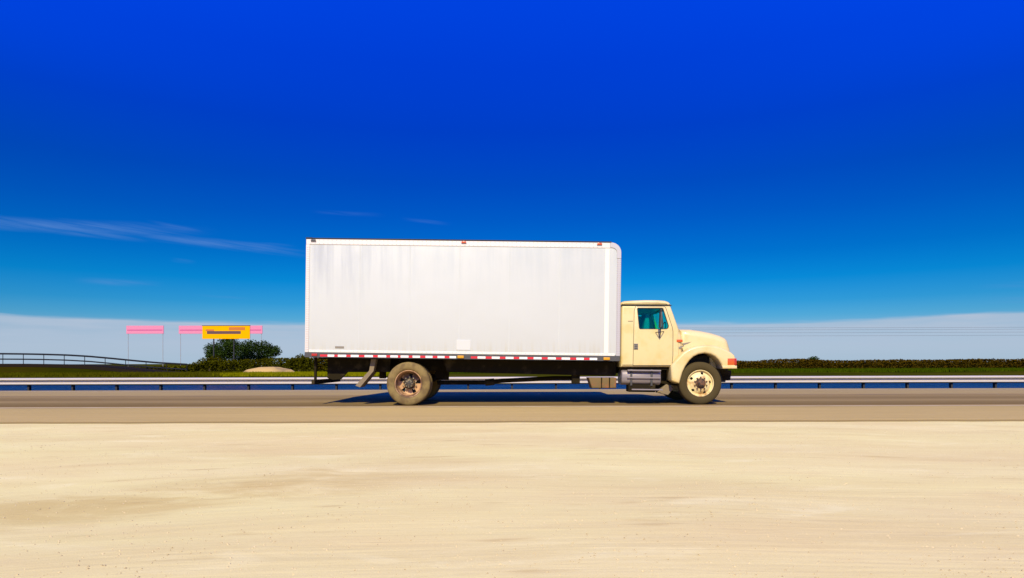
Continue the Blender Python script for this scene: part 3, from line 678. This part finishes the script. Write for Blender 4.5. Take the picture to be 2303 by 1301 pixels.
# floor cross members, chassis frame, under-run guard
b = MB()
for k in range(18): xk = XR+.2+k*.405; b.box(xk, xk+.07, .05, WD-.05, 1.09, 1.2)
part('cross_members', b, 'black', smooth=0)
for y0 in (.78, 1.64):
    b = MB(); b.box(-2.0, 7.05, y0, y0+.08, .80, 1.06); part('frame_rail', b, 'black', bevel=.01)
for y0 in (.74, 1.66):
    b = MB(); b.box(-2.3, 4.85, y0, y0+.1, 1.062, 1.088); part('frame_spacer', b, 'black')
b = MB(); b.prism(LP([(722,806),(722,852),(735,856),(752,855),(768,838),(868,838),(868,806)]), .45, .56); part('rear_frame_plate', b, 'black', bevel=.01)
x0 = L(697, 800)[0]
b = MB(); b.box(x0, x0+.05, .25, .33, .52, 1.09); b.box(x0, x0+.05, 2.15, 2.23, .52, 1.09); b.box(x0-.01, x0+.06, .1, 2.4, .46, .56); part('underrun_guard', b, 'black', bevel=.008)
b = MB(); b.prism(LP([(990,808),(1390,815),(1390,845),(1385,847),(1000,838)]), .4, .46); part('side_skirt', b, 'black', bevel=.01)
b = MB(); b.tube([(*L(982, 861, .9)[:1], .95, L(982, 861, .9)[1]), (L(1095,861,.9)[0], .95, L(1095,861,.9)[1]), (L(1125,857,.9)[0], .95, L(1125,857,.9)[1]), (L(1245,851,.9)[0], .95, L(1245,851,.9)[1]), (L(1300,851,.9)[0], .95, L(1300,851,.9)[1])], .055, 12)
b.cyl((L(1090,861,.9)[0], .95, L(1090,861,.9)[1]), (L(1110,859,.9)[0], .95, L(1110,859,.9)[1]), .085, seg=12)
part('drive_shaft', b, 'black')
b = MB(); b.pillow(LP([(1322,850),(1385,850),(1385,874),(1330,874)], .3), .3, .8, .03); part('battery_box', b, 'brn')
b = MB(); xa, za = L(1352, 849, .25); b.box(xa-.012, xa+.012, .27, .31, za-.26, za); xa, za = L(1370, 849, .25); b.box(xa-.012, xa+.012, .27, .31, za-.26, za); part('battery_strap', b, 'black')
b = MB(); b.box(L(1290,850)[0], L(1308,850)[0], .5, .75, .55, .82); part('air_valve', b, 'black', bevel=.01)
# grey fuel tank with steps below the cab
xa, xb = L(1397, 850, .15)[0], L(1485, 850, .15)[0]
zc = (L(1440, 833, .15)[1]+L(1440, 866, .15)[1])/2; rz = (L(1440, 833, .15)[1]-L(1440, 868, .15)[1])/2
tankp = [(cos(a), sin(a)) for a in frange(0, 2*pi, 28)[:-1]]
tk = MB(); n = len(tankp); vs = []
def se(c, s): return (math.copysign(abs(c)**.55, c)*.30, math.copysign(abs(s)**.55, s)*rz)
rows = [(xa, .93), (xa+.03, 1.0), (xb-.03, 1.0), (xb, .93)]
for x, k in rows: vs += [(x, .45+se(c, s)[0]*k, zc+se(c, s)[1]*k) for c, s in tankp]
tk.add(vs, [(r*n+i, r*n+(i+1)%n, (r+1)*n+(i+1)%n, (r+1)*n+i) for r in range(3) for i in range(n)]+[tuple(range(n)), tuple(range(4*n-1, 3*n-1, -1))])
tank = part('fuel_tank', tk, 'tank')
for x in (xa+.22, xb-.22):
    b = MB(); b.pillow([(x-.025, zc-rz-.01), (x+.025, zc-rz-.01), (x+.025, zc+rz+.01), (x-.025, zc+rz+.01)], .135, .165, .008, 2); part('tank_strap', b, 'drk')
b = MB(); b.box(xa+.12, xb-.02, .10, .16, zc-.02, zc+.01); b.box(xa+.12, xb-.02, .06, .16, zc+rz-.03, zc+rz); part('cab_step', b, 'tank', bevel=.004)
b = MB(); b.box(xa+.16, xb-.12, .16, .5, zc-rz-.16, zc-rz+.02); part('lower_step', b, 'black', bevel=.02)
b = MB(); x1_, z1_ = L(1420, 878, .1); b.box(x1_, L(1490,878,.1)[0], .12, .3, z1_-.0, z1_+.03); part('step_plate', b, 'tank', bevel=.004)
b = MB(); b.prism(LP([(1485,832),(1522,838),(1522,866),(1500,868),(1487,884)]), .55, .75); part('engine_side', b, 'black', bevel=.015)
b = MB(); b.prism(LP([(1478,884),(1504,890),(1517,874),(1500,864)], .3), .4, .6); part('spring_bracket', b, 'flap', bevel=.02)
b = MB(); b.prism(LP([(1484,858),(1532,866),(1531,870),(1484,862)], .3), .4, .5); part('front_leaf_spring', b, 'black')
# mud flap hanging ahead of nothing but behind the rear wheel
b = MB(); b.prism(LP([(832,808),(843,808),(838,835),(808,872),(797,868),(828,834)], .2), .22, .70); part('mud_flap', b, 'flap', bevel=.005)
# rear springs and axle
b = MB()
for k in range(5): b.add([], []); b.box(-.75+.12*k, .75-.12*k, .86, .94, .62-.03*k, .645-.03*k); b.box(-.75+.12*k, .75-.12*k, 1.56, 1.64, .62-.03*k, .645-.03*k)
b.box(-.85, -.7, .84, .96, .6, .82); b.box(.65, .85, .84, .96, .58, .82); part('rear_leaf_spring', b, 'black', bevel=.006)
b = MB(); b.cyl((0, .3, .51), (0, 2.2, .51), .085, seg=16); b.rev([(0,1.02),(.12,1.03),(.22,1.12),(.24,1.25),(.22,1.38),(.12,1.47),(0,1.48)], 0, .51, 24); part('rear_axle', b, 'black')
b = MB(); b.cyl((.42, .95, .62), (.42, 1.2, .62), .1, seg=16); b.cyl((.62, .8, .72), (.62, 1.05, .72), .11, seg=16); part('brake_chamber', b, 'black')
# ---- wheels (not raked)
def wheel(cx, cz, R, y0, tm, front, detail=True, side=1, wdt=.27, dual=False):
    """y0 = outer face; side=1 faces the camera, -1 the far side"""
    Y_ = lambda d: y0+side*d
    seg = 96
    rb = R*.615
    def tread(y, w_):
        return [(rb, Y_(y+.055)), (rb+.012, Y_(y+.028)), (rb+.04, Y_(y+.008)), (R*.78, Y_(y)), (R*.88, Y_(y+.004)), (R*.945, Y_(y+.016)), (R*.985, Y_(y+.034)), (R, Y_(y+.052)),
                (R, Y_(y+w_*.36)), (R-.014, Y_(y+w_*.365)), (R-.014, Y_(y+w_*.40)), (R, Y_(y+w_*.405)), (R, Y_(y+w_*.595)), (R-.014, Y_(y+w_*.60)), (R-.014, Y_(y+w_*.635)), (R, Y_(y+w_*.64)),
                (R, Y_(y+w_-.052)), (R*.985, Y_(y+w_-.034)), (R*.94, Y_(y+w_-.012)), (R*.78, Y_(y+w_)), (rb+.03, Y_(y+w_-.01)), (rb, Y_(y+w_-.05))]
    mod = lambda i, j: (-.0015 if (i//2) % 2 and j in (6, 7, 8, 15, 16, 17) else 0)
    rm = 'rimF' if front else 'rimR'
    r = MB()
    if front:
        pf = [(rb+.012, Y_(.042)), (rb+.004, Y_(.026)), (rb-.008, Y_(.028)), (rb-.016, Y_(.06)), (rb-.03, Y_(.085)), (rb-.05, Y_(.08)), (rb-.075, Y_(.055)),
              (rb-.10, Y_(.035)), (.135, Y_(.012)), (.115, Y_(.01)), (.06, Y_(.012))]
        hole = lambda i, j: (j == 5 or j == 6) and (i % 20) in (0, 1, 2, 3) 
    else:
        pf = [(rb+.012, Y_(.042)), (rb+.004, Y_(.024)), (rb-.01, Y_(.026)), (rb-.02, Y_(.06)), (rb-.03, Y_(.14)), (rb-.05, Y_(.235)), (rb-.07, Y_(.265)),
              (rb-.10, Y_(.275)), (.14, Y_(.25)), (.12, Y_(.245)), (.06, Y_(.245))]
        hole = lambda i, j: (j == 6 or j == 7) and (i % 20) in (0, 1, 2, 3, 4, 5)
    r.rev(pf, 0, 0, 100, skip=hole)
    r.rev([(rb-.002, Y_(.06)), (rb-.002, Y_(wdt-.04))], 0, 0, 60)
    w = obj('wheel', r, MT[rm], TR, smooth=40); w.location = (cx, 0, cz)
    def sub(nm, mbb, m):
        o = obj(nm, mbb, MT[m], w, smooth=40); return o
    sub('tyre', MB().rev(tread(0, wdt), 0, 0, seg, mod), tm)
    if dual:
        sub('tyre', MB().rev(tread(.33, wdt), 0, 0, seg, mod), tm)
    if detail:
        h = MB()
        if front:
            h.rev([(.125, Y_(.02)), (.118, Y_(-.004)), (.105, Y_(-.01)), (.085, Y_(-.012)), (.078, Y_(-.055)), (.055, Y_(-.068)), (0, Y_(-.07))], 0, 0, 40)
            sub('hub', h, 'hubr'); nn, rr_, yy_ = 10, .143, .012
        else:
            h.rev([(.13, Y_(.25)), (.125, Y_(.20)), (.115, Y_(.19)), (.10, Y_(.18)), (.095, Y_(.115)), (.07, Y_(.105)), (0, Y_(.105))], 0, 0, 40)
            sub('hub', h, 'hubb'); nn, rr_, yy_ = 10, .155, .245
            hb = MB()
            for i in range(8):
                a = 2*pi*i/8; hb.cyl((.078*cos(a), Y_(.11), .078*sin(a)), (.078*cos(a), Y_(.09), .078*sin(a)), .011, seg=6)
            sub('hub_bolts', hb, 'nut')
        nme = MB().cyl((0, Y_(yy_)-0, 0), (0, Y_(yy_-.035), 0), .017, seg=6).mesh('lug_nut'); nme.materials.append(MT['nut' if not front else 'hubr'])
        for i in range(nn):
            a = 2*pi*(i+.5)/nn; o = bpy.data.objects.new('lug_nut', nme); COL.objects.link(o); o.parent = w; o.location = (rr_*cos(a), 0, rr_*sin(a))
        d = MB(); yb_ = .10 if front else .29
        d.rev([(rb-.01, Y_(yb_+.03)), (0.0, Y_(yb_+.03))], 0, 0, 40); sub('brake_drum', d, 'blk2')
    return w
Rr = .508; xr = 0.0
wheel(xr, Rr-.005, Rr, .02, 'tyreR', False, dual=True)
wheel(xr, Rr-.005, Rr, WD-.02, 'tyreR', False, detail=False, side=-1, dual=True)
Rf = .50; xf = (1575.5-CX)*15.10/F-T0.x; zf = Rf-.005
wheel(xf, zf, Rf, .10, 'tyreF', True)
wheel(xf, zf, Rf, WD-.10, 'tyreF', True, detail=False, side=-1)
b = MB(); b.cyl((xf, .4, .5), (xf, 2.1, .5), .06, seg=12); b.box(xf-.7, xf+.7, .78, .86, .62, .66); b.box(xf-.7, xf+.7, 1.64, 1.72, .62, .66); obj('front_axle', b, MT['black'], TR)

# ---- cab
def evaluated(o):
    dg = bpy.context.evaluated_depsgraph_get(); me = bpy.data.meshes.new_from_object(o.evaluated_get(dg)); return me
def carve(mb, cutters):
    me = mb.mesh('tmp'); o = bpy.data.objects.new('tmp', me); COL.objects.link(o); tmp = []
    for c in cutters:
        q = bpy.data.objects.new('cut', c.mesh('cut')); COL.objects.link(q); tmp.append(q)
        md = o.modifiers.new('b', 'BOOLEAN'); md.operation = 'DIFFERENCE'; md.solver = 'EXACT'; md.object = q
    bpy.context.view_layer.update()
    r = evaluated(o)
    for q in tmp+[o]: bpy.data.objects.remove(q)
    return r
CY0, CY1 = .13, 2.37
zbelt = L(1470, 745, .13)[1]
def tumble(me):
    for v in me.vertices:
        d = (v.co.z-.9)*.036
        mid = (CY0+CY1)/2; k = (v.co.y-mid)/(CY1-mid); v.co.y -= k*d
    return me
def cabpart(name, mbm, m, parent=TR, **k):
    me = mbm if isinstance(mbm, bpy.types.Mesh) else mbm.mesh(name)
    return obj(name, tumble(me), MT[m], parent, fix=RM, **k)
d0 = .13
outer = LP([(1394.5,826),(1394.5,686),(1505.5,686),(1526,742),(1527,800),(1508,826)], d0)
win = LP([(1430,694.5),(1432,692.3),(1487,692.3),(1489.5,694),(1502,733),(1501,738.5),(1497,741),(1437.5,741),(1434.5,738.5)], d0)
cabm = MB(); cabm.pillow(outer, CY0, CY1, .06, 5)
inner = MB(); inner.prism(LP([(1400,815),(1400,691),(1501,691),(1519,740),(1519,800),(1500,815)], d0), CY0+.05, CY1-.05)
wc = MB(); wc.prism(win, CY0-.2, CY1+.2)
ws = MB(); ws.prism(LP([(1495,694),(1530,694),(1535,737),(1514,737)], d0), CY0+.16, CY1-.16)
rw = MB(); rw.box(L(1385,700,d0)[0], L(1405,700,d0)[0], .75, 1.75, L(1400,722,d0)[1], L(1400,697,d0)[1])
cab = cabpart('cab', carve(cabm, [inner, wc, ws, rw]), 'cream', smooth=32)
# roof
rp_ = LP([(1393.5,686.5),(1393.5,682),(1396,679),(1402,677),(1420,675.6),(1450,674.6),(1478,674.8),(1493,676),(1501,678.5),(1505,682),(1507,686.5)], d0)
b = MB(); b.pillow(rp_, CY0-.0, CY1+.0, .06, 5); cabpart('cab_roof', b, 'cream')
b = MB(); b.pillow(LP([(1394,687.4),(1394,686),(1508,686),(1508.5,687.4)], d0), CY0-.012, CY1+.012, .004, 1); cabpart('roof_gutter', b, 'seam')
# door
dw = LP([(1422,822),(1424,700),(1427,690.2),(1430,689.3),(1490,689.3),(1494,691),(1509,735),(1511,745),(1511,800),(1509,820),(1506,822)], d0)
hole = MB(); hole.prism(win, CY0-.3, CY0+.3)
for side in (0, 1):
    dm = MB(); y0 = CY0-.008 if side == 0 else CY1-.012
    dm.pillow(dw, y0, y0+.02, .008, 2)
    hh_ = MB(); hh_.prism(win, y0-.2, y0+.2)
    dr = cabpart('door', carve(dm, [hh_]), 'cream', smooth=32)
    if side == 0: door = dr
    sm = MB(); y1 = CY0-.0035 if side == 0 else CY1-.0165+.014
    big = LP([(1421.2,822.9),(1423.3,700),(1426.2,689.8),(1430,688.6),(1490.4,688.6),(1494.8,690.6),(1509.9,735),(1511.9,745),(1511.9,800),(1509.9,820.4),(1506.3,822.9)], d0)
    sm.prism(big, y1-.002, y1+.005)
    h2 = MB(); h2.prism(dw, y1-.2, y1+.2)
    cabpart('door_seal', carve(sm, [h2]), 'seam', smooth=0)
    # glass with rubber surround and vent window bar
    g_ = MB(); yg = CY0+.02 if side == 0 else CY1-.02; g_.prism(win, yg-.003, yg+.003); cabpart('window', g_, 'glass', smooth=0)
    vb = MB(); vb.prism(LP([(1484,692),(1486,692),(1491,741),(1488.5,741)], d0), yg-.012, yg+.012); cabpart('vent_bar', vb, 'seam', smooth=0)
    cxw = sum(p[0] for p in win)/len(win); czw = sum(p[1] for p in win)/len(win)
    fr_ = MB(); fr_.prism([(cxw+(x-cxw)*1.012, czw+(z-czw)*1.018) for x, z in win], yg-.014, yg+.014)
    h3 = MB(); h3.prism([(cxw+(x-cxw)*.955, czw+(z-czw)*.945) for x, z in win], yg-.2, yg+.2)
    cabpart('window_seal', carve(fr_, [h3]), 'seam', smooth=0)
b = MB(); b.prism(LP([(1498.5,694),(1500,693.5),(1516.5,737),(1515,738)], d0), CY0+.14, CY1-.14); cabpart('windshield', b, 'glass', smooth=0)
# interior
b = MB()
for yy in (.40, 1.38):
    x0, z0 = L(1440, 790, .6)
    b.pillow([(x0-.05, z0), (x0+.48, z0), (x0+.48, z0+.12), (x0+.16, z0+.15), (x0+.16, z0+.72), (x0+.145, z0+.90), (x0+.06, z0+.90), (x0+.04, z0+.72), (x0-.02, z0+.3)], yy, yy+.55, .035, 3)
cabpart('cab_seat', b, 'seat')
b = MB(); b.prism(LP([(1497,742),(1519,742),(1519,790),(1503,790)], d0), CY0+.08, CY1-.08); cabpart('dashboard', b, 'inter', bevel=.02)
b = MB(); sc = Vector((L(1491, 744, 1.5)[0], 1.65, L(1491, 742, 1.5)[1])); ring_ = [sc+Vector((.08*cos(a)*.6, .22*sin(a), .2*cos(a))) for a in frange(0, 2*pi, 20)]
b.tube(ring_, .015, 6); b.cyl(sc, sc+Vector((.15, 0, -.12)), .02, seg=6); cabpart('steering_wheel', b, 'inter')
# cab details
xh, zh = L(1428.5, 780, .1)
b = MB(); b.pillow([(xh-.05, zh-.07), (xh+.05, zh-.07), (xh+.05, zh+.07), (xh-.05, zh+.07)], CY0-.02, CY0-.004, .005, 1); hp = cabpart('door_handle', b, 'grey', parent=TR)
b = MB()
for k in (-.042, 0, .042): b.box(xh-.036, xh+.036, CY0-.026, CY0-.019, zh+k-.012, zh+k+.012)
cabpart('handle_grip', b, 'drk')
b = MB(); x, z = L(1526, 767, .15); b.pillow([(x-.07, z-.03), (x+.07, z-.03), (x+.07, z+.03), (x-.07, z+.03)], .14, .20, .01, 2); part('marker_light', b, 'orng')
b = MB(); b.prism(LP([(1516,785),(1527,785),(1537,779),(1534,778),(1524,781),(1517,782.5)], .15), .162, .30); part('badge', b, 'grey', smooth=0)
b = MB(); b.prism(LP([(1533,772.5),(1554,769),(1545,774),(1535,777)], .28), .318, .34); part('badge', b, 'grey', smooth=0)
b = MB(); b.prism(LP([(1398,820.8),(1508,820.8),(1508,821.6),(1398,821.6)], d0), CY0-.004, CY0+.02); cabpart('sill_groove', b, 'seam', smooth=0)
b = MB(); b.box(L(1395,826,d0)[0], L(1508,826,d0)[0], CY0+.1, CY1-.1, L(1450,832,d0)[1], L(1450,825,d0)[1]); part('cab_floor', b, 'black')
b = MB(); b.box(L(1388,700,.9)[0], L(1396,700,.9)[0], .5, 2.0, .9, L(1390,812,.9)[1]); part('cab_mount', b, 'black')
# fuel filler plate / small hatch marks behind the door
b = MB(); b.prism(LP([(1410,722),(1421,722),(1421,723.2),(1410,723.2)], d0), CY0-.004, CY0+.02); cabpart('body_crease', b, 'seam', smooth=0)
# mirror
mx0, mz0 = L(1481, 745, -.1)
b = MB(); b.pillow([(mx0-.0, mz0+.08), (mx0+.035, mz0+.08), (mx0+.05, mz0+.44), (mx0+.015, mz0+.44)], -.13, .05, .012, 2); mir = part('mirror', b, 'drk')
b = MB(); b.tube([(mx0+.06, .15, mz0-.14), (mx0+.03, -.04, mz0-.02), (mx0+.03, -.04, mz0+.5), (mx0+.07, .18, mz0+.52)], .011, 8); b.tube([(mx0-.04, .14, mz0-.02), (mx0+.03, -.04, mz0-.02)], .009, 8); b.tube([(mx0+.15, .14, mz0-.0), (mx0+.03, -.04, mz0-.02)], .009, 8); part('mirror_bracket', b, 'post')
# hood
hd = .42
hp_ = LP([(1524,741.5),(1548,741.8),(1572,745),(1596,749.6),(1616,755.5),(1627,760.5),(1632.5,766),(1635.5,775),(1640,789),(1642,802),(1632,806),(1610,799),(1583,796),(1558,799),(1542,807),(1530,820),(1524,820)], hd)
b = MB(); b.pillow(hp_, hd-.10, WD-hd+.10, .15, 7)
me = b.mesh('hood')
for v in me.vertices:
    mid = WD/2; k = (v.co.y-mid)/(WD/2-hd+.1); tz = (v.co.z-1.45)/.45
    v.co.z -= .07*k*k*max(0, min(1, tz))*(1 if v.co.z > 1.3 else 0)
    v.co.z += .055*max(0, min(1, tz)) if v.co.z > 1.3 else 0
hood = obj('hood', me, MT['cream'], TR, fix=RM, smooth=50)
# cowl between cab and hood at the sides
b = MB(); b.pillow(LP([(1509,748),(1526,746),(1532,760),(1532,800),(1524,826),(1509,826)], .2), .17, WD-.17, .10, 5); part('cowl', b, 'cream', smooth=50)
# fenders
fo = [(1507,828),(1508.5,856),(1514,860),(1527,863.5),(1530,852),(1534,838),(1540.5,824),(1549.5,811),(1558,803),(1569,797.5),(1583,795),(1596,797.5),(1606,802.5),(1614,810),(1619.5,818),(1623,826),(1624,829.5),
      (1654,829.5),(1653.5,822),(1653,806),(1650,799),(1643,793),(1632,787),(1618,781),(1602,777.5),(1583,776.5),(1564,778.5),(1548,784),(1534,793),(1520,808),(1508,822)]
for y0, y1 in ((.045, .55), (WD-.55, WD-.045)):
    b = MB(); b.pillow(LP(fo, .05), y0, y1, .055, 5); fen = part('fender', b, 'cream', smooth=50)
    if y0 < 1: fen0 = fen
b = MB(); b.pillow(LP([(1600,790),(1630,786),(1645,796),(1649,806),(1649,829),(1600,829)], .3), .5, WD-.5, .05, 4); part('grille_shell', b, 'cream', smooth=50)
ga = L(1650, 815, .6)[0]
b = MB()
for k in range(4): b.box(ga-.2, ga-.15, .72, WD-.72, 1.05+k*.09, 1.09+k*.09)
part('grille', b, 'drk')
for y0 in (.12, WD-.46):
    b = MB(); xq, zq = L(1653, 814, .1); b.box(xq-.04, xq+.012, y0+.05, y0+.3, zq-.08, zq+.08); part('headlight', b, 'plate', bevel=.02)
b = MB(); b.pillow(LP([(1634,806.5),(1653.8,806.5),(1654.2,821.5),(1634,821.5)], .05), .038, .12, .012, 2); part('turn_signal', b, 'orng')
b = MB(); b.pillow(LP([(1649,807),(1654.4,807),(1654.8,821.2),(1649,821.2)], .05), .034, .12, .012, 2); part('corner_lens', b, 'redl')
b = MB(); b.pillow(LP([(1622,822.8),(1656,822.8),(1656,829.8),(1624,829.8)], .02), .02, WD-.02, .02, 3); part('bumper', b, 'cream')
b = MB(); b.prism(LP([(1618,832),(1646,834),(1643,856),(1626,856)], .5), .55, WD-.55); part('tow_beam', b, 'black', bevel=.02)
# wheel arch liner
b = MB(); b.prism(LP([(1520,860),(1520,792),(1545,786),(1583,783),(1625,790),(1636,800),(1636,840),(1630,860)], .55), .56, .62); part('arch_liner', b, 'blk2', smooth=0)
b = MB(); b.box(L(1520,0,.9)[0], L(1632,0,.9)[0], .9, 1.6, .75, 1.35); part('engine_block', b, 'blk2')
